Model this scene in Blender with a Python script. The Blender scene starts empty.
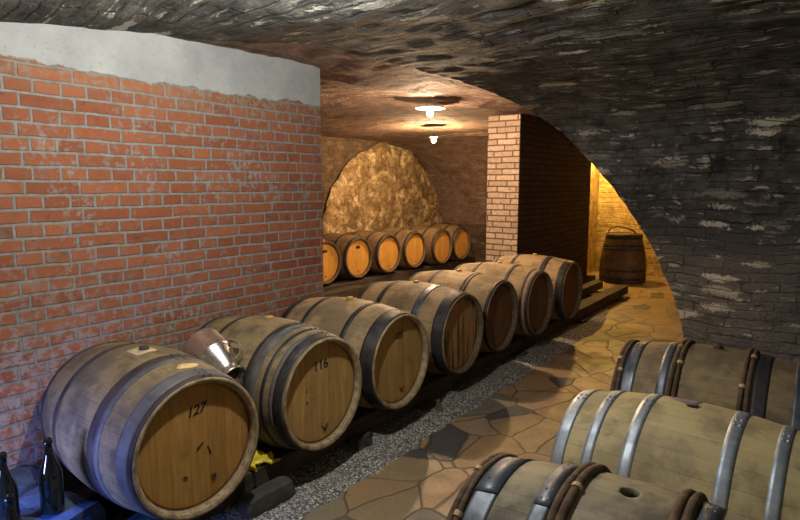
import bpy, bmesh, math, random
from mathutils import Vector, Matrix, noise
random.seed(7)
PI = math.pi
scn = bpy.context.scene
COL = scn.collection

# ------------------------------------------------------------------ camera
cam_d = bpy.data.cameras.new('camera'); cam = bpy.data.objects.new('camera', cam_d); COL.objects.link(cam)
scn.camera = cam
YAW, PITCH, H = math.radians(36.15), math.radians(7.28), 1.6
cam_d.sensor_fit = 'HORIZONTAL'; cam_d.sensor_width = 36.0; cam_d.lens = 36.0 * 585.4 / 800.0
cam_d.clip_start = 0.02
fw = Vector((-math.sin(YAW) * math.cos(PITCH), math.cos(YAW) * math.cos(PITCH), -math.sin(PITCH)))
cam.location = (0, 0, H)
cam.rotation_euler = fw.to_track_quat('-Z', 'Y').to_euler()

# ------------------------------------------------------------------ view, world
vs = scn.view_settings
vs.view_transform = 'Standard'; vs.look = 'None'; vs.gamma = 1.0; vs.use_curve_mapping = False
vs.exposure = 0.0
w = bpy.data.worlds.new('world'); scn.world = w; w.use_nodes = True
w.node_tree.nodes['Background'].inputs[0].default_value = (0.5, 0.6, 0.8, 1)
w.node_tree.nodes['Background'].inputs[1].default_value = 0.01

# ------------------------------------------------------------------ light levels (bulb meshes are built below)
NEAR_BULB = (-1.60, 1.53, 2.31);  NEAR_E = 2300.0;  NEAR_C = (1.0, 0.97, 0.91)
MID_BULB = (-3.28, 5.0, 2.31);    MID_E = 5400.0;   MID_C = (1.0, 0.69, 0.42)
FAR_BULB = (-4.95, 7.65, 2.28);   FAR_E = 5500.0;   FAR_C = (1.0, 0.66, 0.34)
BACK_BULB = (-3.28, 10.3, 2.27);    BACK_E = 4600.0;  BACK_C = (1.0, 0.60, 0.13)
SIDE_FILL = (0.9, 0.6, 1.95);     SIDE_E = 260.0;   SIDE_C = (1.0, 0.90, 0.74)  # added fill bulb, out of view, brightens the right foreground

def lamp_obj(name, kind, loc, energy, color, size=0.1, rot=None):
    l = bpy.data.lights.new(name, kind); l.energy = energy; l.color = color
    if kind == 'AREA':
        l.size = size
    else:
        l.shadow_soft_size = size
    o = bpy.data.objects.new(name, l); COL.objects.link(o); o.location = loc
    if rot: o.rotation_euler = rot
    return o
# added blue area light, low at the left along the brick wall; source unseen
dl = lamp_obj('blue_area_light', 'AREA', (-2.45, 0.05, 0.62), 6.0, (0.30, 0.38, 1.0), 0.3)
dl.data.spread = math.radians(75)
dl.rotation_euler = Vector((-0.10, 1.0, -0.25)).to_track_quat('-Z', 'Y').to_euler()
sp = lamp_obj('blue_spot_light', 'SPOT', (-2.15, 0.10, 0.80), 125.0, (0.03, 0.17, 1.0), 0.04)  # added narrow blue spot on the stones, no lamp body behind it
sp.data.spot_size = math.radians(50); sp.data.spot_blend = .8
sp.rotation_euler = (Vector((-2.35, 0.95, 0.02)) - sp.location).to_track_quat('-Z', 'Y').to_euler()

# ------------------------------------------------------------------ node helpers
class NT:
    def __init__(s, name):
        s.m = bpy.data.materials.new(name); s.m.use_nodes = True
        s.t = s.m.node_tree; s.n = s.t.nodes; s.b = s.n['Principled BSDF']
    def add(s, typ, **kw):
        nd = s.n.new(typ)
        for k, v in kw.items():
            setattr(nd, k, v)
        return nd
    def put(s, nd, key, v):
        if v is None: return
        if isinstance(v, bpy.types.NodeSocket): s.t.links.new(v, nd.inputs[key])
        else:
            if isinstance(v, (tuple, list)) and len(v) == 3 and nd.inputs[key].type == 'RGBA': v = (*v, 1)
            nd.inputs[key].default_value = v
    def coord(s, out='Object'): return s.add('ShaderNodeTexCoord').outputs[out]
    def mapping(s, v, scale=(1, 1, 1), loc=(0, 0, 0), rot=(0, 0, 0)):
        nd = s.add('ShaderNodeMapping'); s.put(nd, 'Vector', v)
        nd.inputs['Scale'].default_value = scale; nd.inputs['Location'].default_value = loc; nd.inputs['Rotation'].default_value = rot
        return nd.outputs[0]
    def noise(s, v, scale, detail=4, rough=.55, out='Fac', dist=0):
        nd = s.add('ShaderNodeTexNoise'); s.put(nd, 'Vector', v)
        s.put(nd, 'Scale', scale); s.put(nd, 'Detail', detail); s.put(nd, 'Roughness', rough); s.put(nd, 'Distortion', dist)
        return nd.outputs[out]
    def voro(s, v, scale, feature='F1', out='Distance', rnd=1.0):
        nd = s.add('ShaderNodeTexVoronoi', feature=feature); s.put(nd, 'Vector', v); s.put(nd, 'Scale', scale); s.put(nd, 'Randomness', rnd)
        return nd.outputs[out]
    def ramp(s, v, stops, interp='LINEAR'):
        nd = s.add('ShaderNodeValToRGB'); s.put(nd, 'Fac', v); cr = nd.color_ramp; cr.interpolation = interp
        while len(cr.elements) < len(stops): cr.elements.new(.5)
        for e, (p, c) in zip(cr.elements, stops):
            e.position = p; e.color = (*c, 1) if len(c) == 3 else c
        return nd.outputs['Color']
    def rng(s, v, a, b, c=0, d=1):
        nd = s.add('ShaderNodeMapRange'); s.put(nd, 'Value', v)
        for k, x in zip(('From Min', 'From Max', 'To Min', 'To Max'), (a, b, c, d)): nd.inputs[k].default_value = x
        return nd.outputs[0]
    def math(s, op, a, b=None, c=None):
        nd = s.add('ShaderNodeMath', operation=op); s.put(nd, 0, a); s.put(nd, 1, b); s.put(nd, 2, c)
        return nd.outputs[0]
    def vmath(s, op, a, b=None):
        nd = s.add('ShaderNodeVectorMath', operation=op); s.put(nd, 0, a)
        if b is not None: s.put(nd, 1, b)
        return nd.outputs[0]
    def mix(s, fac, a, b, blend='MIX'):
        nd = s.add('ShaderNodeMix', data_type='RGBA', blend_type=blend)
        s.put(nd, 0, fac); s.put(nd, 6, a); s.put(nd, 7, b)
        return nd.outputs[2]
    def sep(s, v):
        nd = s.add('ShaderNodeSeparateXYZ'); s.put(nd, 0, v); return nd.outputs
    def comb(s, x, y, z=0.0):
        nd = s.add('ShaderNodeCombineXYZ'); s.put(nd, 0, x); s.put(nd, 1, y); s.put(nd, 2, z); return nd.outputs[0]
    def white(s, v, dim='1D'):
        nd = s.add('ShaderNodeTexWhiteNoise', noise_dimensions=dim)
        s.put(nd, 'W' if dim == '1D' else 'Vector', v); return nd.outputs['Value']
    def bump(s, h, strength=.5, dist=.01, normal=None):
        nd = s.add('ShaderNodeBump'); s.put(nd, 'Height', h); s.put(nd, 'Strength', strength); s.put(nd, 'Distance', dist)
        if normal is not None: s.put(nd, 'Normal', normal)
        return nd.outputs[0]
    def fin(s, color=None, rough=None, normal=None, metal=None, spec=None):
        s.put(s.b, 'Base Color', color); s.put(s.b, 'Roughness', rough)
        if normal is not None: s.put(s.b, 'Normal', normal)
        s.put(s.b, 'Metallic', metal); s.put(s.b, 'Specular IOR Level', spec)
        return s.m

# ------------------------------------------------------------------ materials
def m_stave(name, base, dark, stain=(0.10, 0.09, 0.09), stain_amt=.5):
    n = NT(name); uv = n.coord('UV'); obj = n.coord('Object')
    rnd = n.add('ShaderNodeObjectInfo').outputs['Random']
    seed = n.math('MULTIPLY', rnd, 37.0)
    ux, uy, _ = n.sep(uv)
    idx = n.math('FLOOR', ux); fr = n.math('FRACT', ux)
    per = n.white(n.math('ADD', idx, seed))
    o2 = n.vmath('ADD', obj, n.comb(seed, seed, 0.0))
    grain = n.noise(n.comb(n.math('MULTIPLY', uy, 2.2), n.math('MULTIPLY', ux, 9.0), seed), 2.2, 5, .6)
    blot = n.noise(o2, 4.2, 5, .6)
    blot2 = n.noise(o2, 11.0, 4, .6)
    c = n.mix(n.rng(grain, .3, .7), dark, base)
    c = n.mix(n.rng(per, 0, 1, 0, .5), c, tuple(x * .62 for x in base))
    c = n.mix(n.math('MULTIPLY', n.rng(blot, .46, .56), stain_amt), c, stain)
    c = n.mix(n.math('MULTIPLY', n.rng(blot2, .52, .64), .5), c, tuple(x * .45 for x in dark))
    edge = n.math('MINIMUM', fr, n.math('SUBTRACT', 1.0, fr))
    gap = n.rng(edge, .0, .022, 1, 0)
    c = n.mix(n.math('MULTIPLY', gap, .4), c, (0.03, 0.022, 0.015))
    h = n.math('SUBTRACT', n.math('MULTIPLY', grain, .5), gap)
    return n.fin(c, n.rng(blot, .3, .7, .55, .8), n.bump(h, .4, .003), spec=.3)

def m_head(name, c1, c2, streak=0.0, plank=.088):
    n = NT(name); uv = n.coord('UV'); rnd = n.add('ShaderNodeObjectInfo').outputs['Random']
    seed = n.math('MULTIPLY', rnd, 53.0)
    u, v, _ = n.sep(uv)
    pu = n.math('ADD', n.math('DIVIDE', u, plank), 50.37)
    idx = n.math('FLOOR', pu); fr = n.math('FRACT', pu)
    per = n.white(n.math('ADD', idx, seed))
    grain = n.noise(n.comb(n.math('MULTIPLY', u, 14.0), n.math('MULTIPLY', v, 1.4), n.math('ADD', idx, seed)), 3.0, 5, .6, dist=.6)
    c = n.mix(n.rng(grain, .32, .68), c1, c2)
    c = n.mix(n.rng(per, 0, 1, 0, .3), c, tuple(x * .5 for x in c1))
    st = n.noise(n.comb(n.math('MULTIPLY', u, 9.0), n.math('MULTIPLY', v, 1.0), seed), 2.0, 3, .5)
    c = n.mix(n.math('MULTIPLY', n.rng(st, .5, .6), streak), c, (0.035, 0.028, 0.02))
    blot = n.noise(n.comb(u, v, seed), 9.0, 5, .65)
    c = n.mix(n.math('MULTIPLY', n.rng(blot, .55, .72), .35), c, tuple(x * .35 for x in c1))
    edge = n.math('MINIMUM', fr, n.math('SUBTRACT', 1.0, fr))
    gap = n.rng(edge, .0, .03, 1, 0)
    c = n.mix(n.math('MULTIPLY', gap, .3), c, (0.03, 0.018, 0.008))
    return n.fin(c, .55, n.bump(n.math('SUBTRACT', n.math('MULTIPLY', grain, .4), gap), .35, .003), spec=.35)

def m_steel(name, c1, c2, rough=.4, metal=.85):
    n = NT(name); o = n.coord('Object'); rnd = n.math('MULTIPLY', n.add('ShaderNodeObjectInfo').outputs['Random'], 20.)
    o = n.vmath('ADD', o, n.comb(rnd, rnd, rnd))
    a = n.noise(o, 9, 5, .65); b = n.noise(o, 60, 3, .6)
    c = n.mix(n.rng(a, .38, .64), c1, c2)
    return n.fin(c, n.rng(a, .3, .7, rough, rough + .25), n.bump(b, .25, .002), metal=metal)

def m_plain(name, col, rough=.6, metal=0., var=.35, scale=12., bump=.3, bd=.004, spec=.4):
    n = NT(name); o = n.coord('Object')
    a = n.noise(o, scale, 5, .6)
    c = n.mix(n.rng(a, .35, .65), tuple(x * (1 - var) for x in col), tuple(min(1, x * (1 + var * .5)) for x in col))
    return n.fin(c, rough, n.bump(a, bump, bd), metal=metal, spec=spec)

def m_wood(name, c1, c2, axis=1):
    n = NT(name); o = n.coord('Object')
    sc = [18., 18., 18.]; sc[axis] = 1.6
    g = n.noise(n.mapping(o, tuple(sc)), 1.6, 6, .62)
    b = n.noise(o, 5, 4, .6)
    c = n.mix(n.rng(g, .35, .65), c1, c2)
    c = n.mix(n.math('MULTIPLY', n.rng(b, .5, .7), .5), c, tuple(x * .4 for x in c1))
    return n.fin(c, .8, n.bump(g, .6, .006), spec=.25)

def m_brick(name, bw, row, c1, c2, mortar, msize=.011, squash=1., white=.3, plaster=None, swap='Y'):
    n = NT(name); o = n.coord('Object'); x, y, z = n.sep(o)
    along = {'Y': y, 'X': x}[swap]
    wob = n.noise(o, 5., 3, .5, out='Color')
    base = n.comb(along, z, 0.0)
    v = n.vmath('ADD', base, n.vmath('MULTIPLY', n.vmath('SUBTRACT', wob, (.5, .5, .5)), (.018, .016, 0)))
    fine = n.noise(o, 55., 3, .6, out='Color')
    v = n.vmath('ADD', v, n.vmath('MULTIPLY', n.vmath('SUBTRACT', fine, (.5, .5, .5)), (.007, .007, 0)))
    vx, vz, _ = n.sep(v)
    rz_ = n.math('DIVIDE', vz, row); ri = n.math('FLOOR', rz_); fz = n.math('FRACT', rz_)
    par = n.math('FRACT', n.math('MULTIPLY', ri, .5))                     # 0 or .5
    wid = n.math('ADD', bw, n.math('MULTIPLY', par, bw * 2 * (squash - 1)))
    jit = n.math('MULTIPLY', n.math('SUBTRACT', n.white(n.math('ADD', ri, 3.7)), .5), bw * .35)
    off = n.math('ADD', n.math('MULTIPLY', par, bw * 1.0), jit)
    if squash == 1.: off = n.math('ADD', n.math('MULTIPLY', par, bw), jit)
    xx = n.math('DIVIDE', n.math('ADD', vx, off), wid); ix = n.math('FLOOR', xx); fx = n.math('FRACT', xx)
    # some stretchers are split in two
    per = n.white(n.math('ADD', n.math('MULTIPLY', ri, 17.31), n.math('MULTIPLY', ix, 3.77)))
    dx = n.math('MULTIPLY', n.math('MINIMUM', fx, n.math('SUBTRACT', 1.0, fx)), wid)
    dz = n.math('MULTIPLY', n.math('MINIMUM', fz, n.math('SUBTRACT', 1.0, fz)), row)
    dd = n.math('MINIMUM', dx, dz)
    mo = n.rng(dd, msize * .42, msize * .62, 1, 0)
    g1 = n.noise(o, 26., 6, .7); g2 = n.noise(o, 3.2, 5, .62); g3 = n.noise(o, 90., 4, .6)
    c = n.mix(per, c1, c2)
    c = n.mix(n.rng(g1, .38, .7, 0, .55), c, tuple(x * .5 for x in c1))
    wm = n.math('MULTIPLY', n.rng(g2, .42, .66), n.rng(g1, .5, .62))
    c = n.mix(n.math('MULTIPLY', wm, min(1, white * 2.6)), c, mortar)
    if plaster is not None:
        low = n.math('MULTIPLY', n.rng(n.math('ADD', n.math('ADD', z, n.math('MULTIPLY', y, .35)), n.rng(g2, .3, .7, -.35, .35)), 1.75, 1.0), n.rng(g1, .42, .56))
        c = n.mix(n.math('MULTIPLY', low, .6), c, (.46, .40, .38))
    drk = n.math('MULTIPLY', n.rng(n.noise(o, 13., 5, .7), .6, .68), .6)
    c = n.mix(drk, c, (0.05, 0.04, 0.035))
    mc = n.mix(n.rng(g1, .3, .7), tuple(q * .55 for q in mortar), mortar)
    c = n.mix(mo, c, mc)
    h = n.math('ADD', n.math('SUBTRACT', 1.0, mo), n.math('MULTIPLY', g1, .55))
    h = n.math('ADD', h, n.math('MULTIPLY', g3, .25))
    if plaster is not None:
        wobz = n.math('ADD', z, n.math('ADD', n.rng(n.noise(o, 2.2, 5, .65), 0, 1, -.05, .05), n.rng(n.noise(o, 16., 4, .6), 0, 1, -.03, .03)))
        f = n.rng(wobz, plaster - .004, plaster + .006)
        pc = n.mix(n.rng(g2, .35, .65), (0.29, 0.305, 0.30), (0.41, 0.42, 0.405))
        pc = n.mix(n.rng(n.noise(o, 40, 3, .5), .62, .72, 0, .5), pc, (0.2, 0.2, 0.19))
        # thin cement smear over the courses just under the plaster
        sm = n.math('MULTIPLY', n.rng(wobz, plaster - .16, plaster - .02), n.rng(g1, .42, .58))
        c = n.mix(n.math('MULTIPLY', sm, .7), c, (0.27, 0.22, 0.15))
        c = n.mix(f, c, pc)
        h = n.math('ADD', n.math('MULTIPLY', h, n.math('SUBTRACT', 1.0, f)), n.math('MULTIPLY', f, n.math('ADD', 1.5, n.math('MULTIPLY', g2, .5))))
    return n.fin(c, .85, n.bump(h, .8, .007), spec=.25)

def m_rubble(name, dark, mid, light, lightamt=.5, bump=.9, su=3.2, sv=12.0, coursed=True, low_tone=None):
    """rough masonry; UV in metres, u along the courses"""
    n = NT(name); uv = n.coord('UV'); o = n.coord('Object')
    a = n.noise(o, 6., 7, .7); f = n.noise(o, 44., 4, .65)
    if coursed:
        w1 = n.vmath('MULTIPLY', n.vmath('SUBTRACT', n.noise(o, 1.6, 3, .5, out='Color'), (.5, .5, .5)), (.2, .10, 0))
        w2 = n.vmath('MULTIPLY', n.vmath('SUBTRACT', n.noise(o, 13., 4, .65, out='Color'), (.5, .5, .5)), (.07, .045, 0))
        v = n.vmath('ADD', uv, n.vmath('ADD', w1, w2))
        br = n.add('ShaderNodeTexBrick', offset=.43, offset_frequency=2, squash=.8, squash_frequency=3)
        n.put(br, 'Vector', v); n.put(br, 'Scale', 1.0); n.put(br, 'Color1', (0, 0, 0)); n.put(br, 'Color2', (1, 1, 1)); n.put(br, 'Mortar', (0, 0, 0))
        n.put(br, 'Mortar Size', .013); n.put(br, 'Mortar Smooth', .9); n.put(br, 'Bias', 0.0); n.put(br, 'Brick Width', 1. / su); n.put(br, 'Row Height', 1. / sv)
        per = br.outputs['Color']; gap = br.outputs['Fac']; per = n.sep(per)[0]
    else:
        w1 = n.vmath('MULTIPLY', n.vmath('SUBTRACT', n.noise(o, 9., 5, .7, out='Color'), (.5, .5, .5)), (.14, .12, 0))
        v = n.vmath('ADD', uv, w1); cell = n.mapping(v, (su, sv, 1))
        gap = n.rng(n.voro(cell, 1.0, 'DISTANCE_TO_EDGE'), .0, .14, 1, 0); per = n.sep(n.voro(cell, 1.0, 'F1', 'Color', .9))[0]
    b = n.noise(n.mapping(v, (su * 1.1, sv * .85, 1)), 1.9, 5, .66)
    c = n.mix(n.rng(a, .34, .66), dark, mid)
    c = n.mix(n.rng(per, .35, 1., 0, .2), c, mid)
    if low_tone: c = n.mix(n.math('MULTIPLY', n.rng(n.math('ADD', n.sep(o)[2], n.rng(a, .3, .7, -.5, .5)), 1.35, .7), n.rng(f, .35, .6, .2, .75)), c, low_tone)  # lighter, noise-broken tone mixed in towards the foot
    wv = n.vmath('ADD', uv, n.vmath('MULTIPLY', n.vmath('SUBTRACT', n.noise(o, 14., 6, .75, out='Color'), (.5, .5, .5)), (.34, .10, 0)))
    cl = n.mapping(wv, (su * 1.0, sv * .95, 1)); d1 = n.voro(cl, 1.0, 'F1', 'Distance', .9); r1 = n.sep(n.voro(cl, 1.0, 'F1', 'Color', .9))
    size = n.rng(r1[0], .42, 1.0, .0, .60)
    lens = n.math('MULTIPLY', n.rng(n.math('SUBTRACT', size, n.math('ADD', d1, n.rng(f, .3, .7, -.12, .12))), .0, .10), n.rng(r1[1], 0, 1, .25, 1))
    lens = n.math('MULTIPLY', lens, n.rng(n.noise(o, 1.5, 3, .5), .36, .5, .2, 1))
    crack = n.noise(n.mapping(wv, (su * .9, sv * 1.6, 1)), 2.0, 4, .6)
    c = n.mix(n.rng(crack, .60, .68, 0, .8), c, tuple(x * .25 for x in dark))
    lt = n.math('MULTIPLY', n.rng(b, .565, .615), n.rng(n.noise(o, 2.4, 4, .6), .40, .56))
    lt = n.math('MULTIPLY', n.math('MULTIPLY', lt, n.rng(f, .32, .5, .35, 1)), n.rng(gap, 0, .7, 1, .1))
    lt = n.math('MULTIPLY', lt, n.rng(per, .1, .6, .25, 1))
    lt = n.math('MAXIMUM', lens, n.math('MULTIPLY', lt, .7))
    c = n.mix(n.math('MULTIPLY', lt, lightamt), c, light)
    c = n.mix(n.math('MULTIPLY', gap, .10), c, tuple(x * .45 for x in dark))
    if not coursed:
        c = n.mix(n.rng(n.noise(o, 2.1, 6, .75), .47, .58, 0, .75), c, dark)
        c = n.mix(n.rng(n.noise(o, 9., 5, .7), .52, .6, 0, .6), c, tuple(x * .5 for x in dark))
        c = n.mix(n.rng(n.noise(o, 4., 5, .7), .54, .64, 0, .7), c, light)
    c = n.mix(n.rng(f, .5, .75, 0, .35), c, tuple(x * .5 for x in dark))
    h = n.math('SUBTRACT', n.math('MULTIPLY', a, 1.3), n.math('MULTIPLY', gap, .14))
    h = n.math('ADD', h, n.math('MULTIPLY', lens, .35))
    h = n.math('ADD', h, n.math('MULTIPLY', b, .5)); h = n.math('ADD', h, n.math('MULTIPLY', f, .35))
    h = n.math('ADD', h, n.math('MULTIPLY', per, .35))
    return n.fin(c, .9, n.bump(h, bump, .02), spec=.2)

def m_flag(name):
    n = NT(name); o = n.coord('Object')
    v = n.vmath('ADD', o, n.vmath('MULTIPLY', n.vmath('SUBTRACT', n.noise(o, 3.0, 3, .5, out='Color'), (.5, .5, .5)), (.10, .10, 0)))
    v = n.mapping(v, (1, .75, 0), rot=(0, 0, .35))
    e = n.voro(v, 3.7, 'DISTANCE_TO_EDGE'); col = n.voro(v, 3.7, 'F1', 'Color')
    per, p2, _ = n.sep(col)
    c = n.ramp(per, [(0, (.30, .215, .115)), (.22, (.25, .205, .12)), (.42, (.34, .22, .11)), (.55, (.17, .155, .11)), (.66, (.33, .235, .14)), (.80, (.065, .066, .068)), (.90, (.24, .20, .13))], 'CONSTANT')
    a = n.noise(o, 6, 6, .65); f = n.noise(o, 38, 4, .6)
    c = n.mix(n.rng(a, .35, .7, 0, .35), c, (.15, .12, .08))
    c = n.mix(n.rng(f, .5, .75, 0, .35), c, (.08, .065, .05))
    gap = n.rng(e, .006, .026, 1, 0)
    c = n.mix(n.math('MULTIPLY', gap, .65), c, (.055, .045, .035))
    h = n.math('SUBTRACT', n.math('ADD', n.math('MULTIPLY', a, .6), n.math('ADD', n.math('MULTIPLY', p2, .5), n.math('MULTIPLY', f, .12))), n.math('MULTIPLY', gap, .9))
    return n.fin(c, n.rng(a, .3, .7, .42, .7), n.bump(h, .6, .010), spec=.4)

def m_gravel(name):
    n = NT(name); o = n.coord('Object')
    d = n.voro(o, 75., 'F1'); col = n.voro(o, 75., 'F1', 'Color'); per, _, _ = n.sep(col)
    c = n.ramp(per, [(0, (.26, .245, .22)), (.35, (.46, .44, .39)), (.7, (.62, .60, .54)), (1, (.80, .77, .71))])
    c = n.mix(n.rng(d, .3, .6, 0, .8), c, (.04, .036, .03))
    c = n.mix(n.rng(n.noise(o, 4, 4, .6), .5, .7, 0, .5), c, (.22, .20, .18))
    return n.fin(c, .9, n.bump(n.math('SUBTRACT', 1.0, d), 1.0, .012), spec=.2)

def m_emit(name, col, strength):
    n = NT(name); n.put(n.b, 'Base Color', (1, 1, 1)); n.put(n.b, 'Emission Color', col); n.put(n.b, 'Emission Strength', strength)
    return n.m

M = {}
M['stave_grey'] = m_stave('weathered_oak', (.30, .225, .115), (.17, .12, .062), (.075, .062, .05), .6)
M['stave_warm'] = m_stave('warm_oak', (.42, .30, .155), (.25, .17, .085), (.11, .08, .055), .55)
M['stave_pale'] = m_stave('pale_oak', (.48, .39, .20), (.36, .285, .14), (.17, .14, .09), .55)
M['stave_brown'] = m_stave('brown_oak', (.25, .15, .07), (.13, .08, .04), (.06, .045, .03), .5)
M['stave_dirty'] = m_stave('dirty_oak', (.28, .24, .16), (.18, .155, .105), (.075, .065, .05), .8)
M['head_orange'] = m_head('orange_oak_head', (.33, .17, .042), (.47, .26, .072))
M['head_yellow'] = m_head('yellow_oak_head', (.36, .215, .065), (.54, .355, .13))
M['head_streak'] = m_head('streaked_oak_head', (.36, .19, .07), (.48, .28, .11), .9)
M['head_shaded'] = m_head('shaded_oak_head', (.13, .065, .03), (.20, .10, .045))  # shade over the far front-row heads is put into this darker brown
M['head_gold'] = m_head('golden_oak_head', (.62, .30, .055), (.80, .43, .10))
M['chime'] = m_plain('worn_chime_oak', (.34, .255, .145), .75, var=.5, scale=22)
M['chime_dark'] = m_plain('dark_chime_oak', (.13, .09, .055), .75, var=.5, scale=22)
M['steel'] = m_steel('galvanised_hoop_steel', (.40, .45, .50), (.22, .26, .30), .42, .75)
M['steel_blue'] = m_steel('blued_hoop_steel', (.15, .17, .20), (.07, .08, .095), .42, .75)
M['steel_dark'] = m_steel('blackened_hoop_steel', (.055, .052, .055), (.022, .02, .02), .48, .5)
M['steel_rust'] = m_steel('rusty_purple_hoop_steel', (.06, .042, .038), (.022, .016, .016), .62, .1)
M['steel_grey'] = m_steel('dull_grey_hoop_steel', (.135, .13, .13), (.07, .07, .072), .6, .2)
M['hazel'] = m_wood('split_chestnut_hoop', (.05, .032, .02), (.13, .085, .05), 0)
M['cane'] = m_plain('pale_cane_binding', (.45, .35, .18), .7)
M['black'] = m_plain('black_ink', (.02, .015, .012), .8, var=.1)
M['bung'] = m_plain('amber_bung', (.50, .30, .08), .5)
M['bung_dark'] = m_plain('dark_bung', (.05, .035, .03), .6)
M['patch'] = m_plain('bare_pale_wood', (.62, .45, .19), .7, var=.2, scale=30)
M['tag'] = m_plain('pale_wood_square', (.50, .40, .23), .8, var=.2, scale=30)
M['stain'] = m_plain('wine_stain', (.16, .12, .13), .8, var=.3, scale=14)
M['tun'] = m_stave('tun_oak', (.17, .11, .05), (.09, .06, .03), (.04, .03, .02), .5)
M['rail'] = m_wood('dark_timber', (.045, .035, .026), (.10, .078, .055), 1)
M['rail_x'] = m_wood('dark_timber_cross', (.045, .035, .026), (.10, .078, .055), 0)
M['inox'] = m_steel('polished_stainless_steel', (.80, .77, .73), (.62, .58, .55), .2, 1.0)
M['inox_in'] = m_plain('dark_can_inside', (.06, .06, .06), .4, metal=.6)
M['glass'] = m_plain('dark_bottle_glass', (.006, .008, .005), .06, var=.1, bump=0., spec=.8)
M['yellow'] = m_plain('yellow_plastic_film', (.75, .58, .03), .4, var=.4, scale=9)
M['red'] = m_plain('faded_red_cloth', (.48, .11, .07), .8)
M['stone'] = m_plain('blue_tinted_limestone', (.045, .065, .11), .9, var=.5, scale=9, bump=.8, bd=.02)  # part of the low blue light is put into this base colour
M['concrete'] = m_plain('grey_concrete', (.06, .058, .053), .9, var=.35, scale=14, bump=.6, bd=.01)
M['socket'] = m_plain('black_bakelite', (.02, .02, .02), .5)
M['shade'] = m_plain('enamelled_metal_shade', (.25, .24, .22), .5)
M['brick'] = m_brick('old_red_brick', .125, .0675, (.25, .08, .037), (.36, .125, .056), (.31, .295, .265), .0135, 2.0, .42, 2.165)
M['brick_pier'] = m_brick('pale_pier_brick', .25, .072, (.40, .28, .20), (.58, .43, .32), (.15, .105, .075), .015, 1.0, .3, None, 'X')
M['brick_pier_side'] = m_brick('shaded_pier_brick', .25, .072, (.045, .028, .02), (.075, .046, .033), (.02, .015, .012), .014, 1.0, .12, None, 'Y')  # same pier brick, the shade on this face put into darker colours
M['vault'] = m_rubble('sooty_vault_stone', (.026, .026, .024), (.145, .142, .128), (.80, .77, .64), 1.0, 1.1, 3.0, 11.5, True, (.22, .21, .19))
M['vault_far'] = m_rubble('brown_vault_stone', (.12, .075, .055), (.27, .18, .14), (.42, .30, .24), .5, .8, 3.5, 13)
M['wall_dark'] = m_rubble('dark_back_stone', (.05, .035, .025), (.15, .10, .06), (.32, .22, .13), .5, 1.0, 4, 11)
M['lunette'] = m_rubble('yellow_rubble', (.17, .10, .045), (.56, .40, .20), (.86, .70, .42), .7, 1.3, 8, 10, False)
M['wall_yellow'] = m_rubble('ochre_back_stone', (.24, .17, .07), (.62, .47, .24), (.8, .65, .38), .6, 1.2, 4, 11)
M['flag'] = m_flag('flagstones')
M['gravel'] = m_gravel('grey_gravel')

# ------------------------------------------------------------------ object helpers
def link(name, me, mat=None, parent=None, loc=None):
    o = bpy.data.objects.new(name, me); COL.objects.link(o)
    if mat is not None:
        if isinstance(mat, (list, tuple)):
            for q in mat: me.materials.append(q)
        else: me.materials.append(mat)
    if parent is not None: o.parent = parent
    if loc is not None: o.location = loc
    return o
def pymesh(name, verts, faces, uvs=None, smooth=False, mi=None):
    me = bpy.data.meshes.new(name); me.from_pydata(verts, [], faces)
    if uvs is not None:
        l = me.uv_layers.new(name='UVMap')
        k = 0
        for f, u in zip(faces, uvs):
            for q in u:
                l.data[k].uv = q; k += 1
    if smooth: me.polygons.foreach_set('use_smooth', [True] * len(faces))
    if mi is not None: me.polygons.foreach_set('material_index', mi)
    me.update(); return me
def bmobj(name, bm, mat, parent=None, smooth=False, loc=None):
    bmesh.ops.recalc_face_normals(bm, faces=bm.faces)
    me = bpy.data.meshes.new(name); bm.to_mesh(me); bm.free()
    if smooth: me.polygons.foreach_set('use_smooth', [True] * len(me.polygons))
    return link(name, me, mat, parent, loc)
def empty(name, loc, rz=0.0):
    o = bpy.data.objects.new(name, None); COL.objects.link(o); o.location = loc; o.rotation_euler = (0, 0, rz)
    o.empty_display_size = .1
    return o
def tag(o, label, cat, group=None):
    o['label'] = label; o['category'] = cat
    if group: o['group'] = group
    return o
def struct(o): o['kind'] = 'structure'; return o
def add_box(bm, lo, hi, bevel=.0, rot=None, seg=1):
    r = bmesh.ops.create_cube(bm, size=1.0); vs_ = r['verts']
    lo = Vector(lo); hi = Vector(hi); c = (lo + hi) / 2; s = hi - lo
    for v in vs_: v.co = Vector((v.co.x * s.x, v.co.y * s.y, v.co.z * s.z))
    if bevel > 0:
        es = list({e for v in vs_ for e in v.link_edges})
        g = bmesh.ops.bevel(bm, geom=es, offset=bevel, segments=seg, affect='EDGES', profile=.5)
        vs_ = list({v for f in g['faces'] for v in f.verts} | {v for v in vs_ if v.is_valid})
    for v in vs_:
        if rot is not None: v.co = rot @ v.co
        v.co += c
    return vs_
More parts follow.
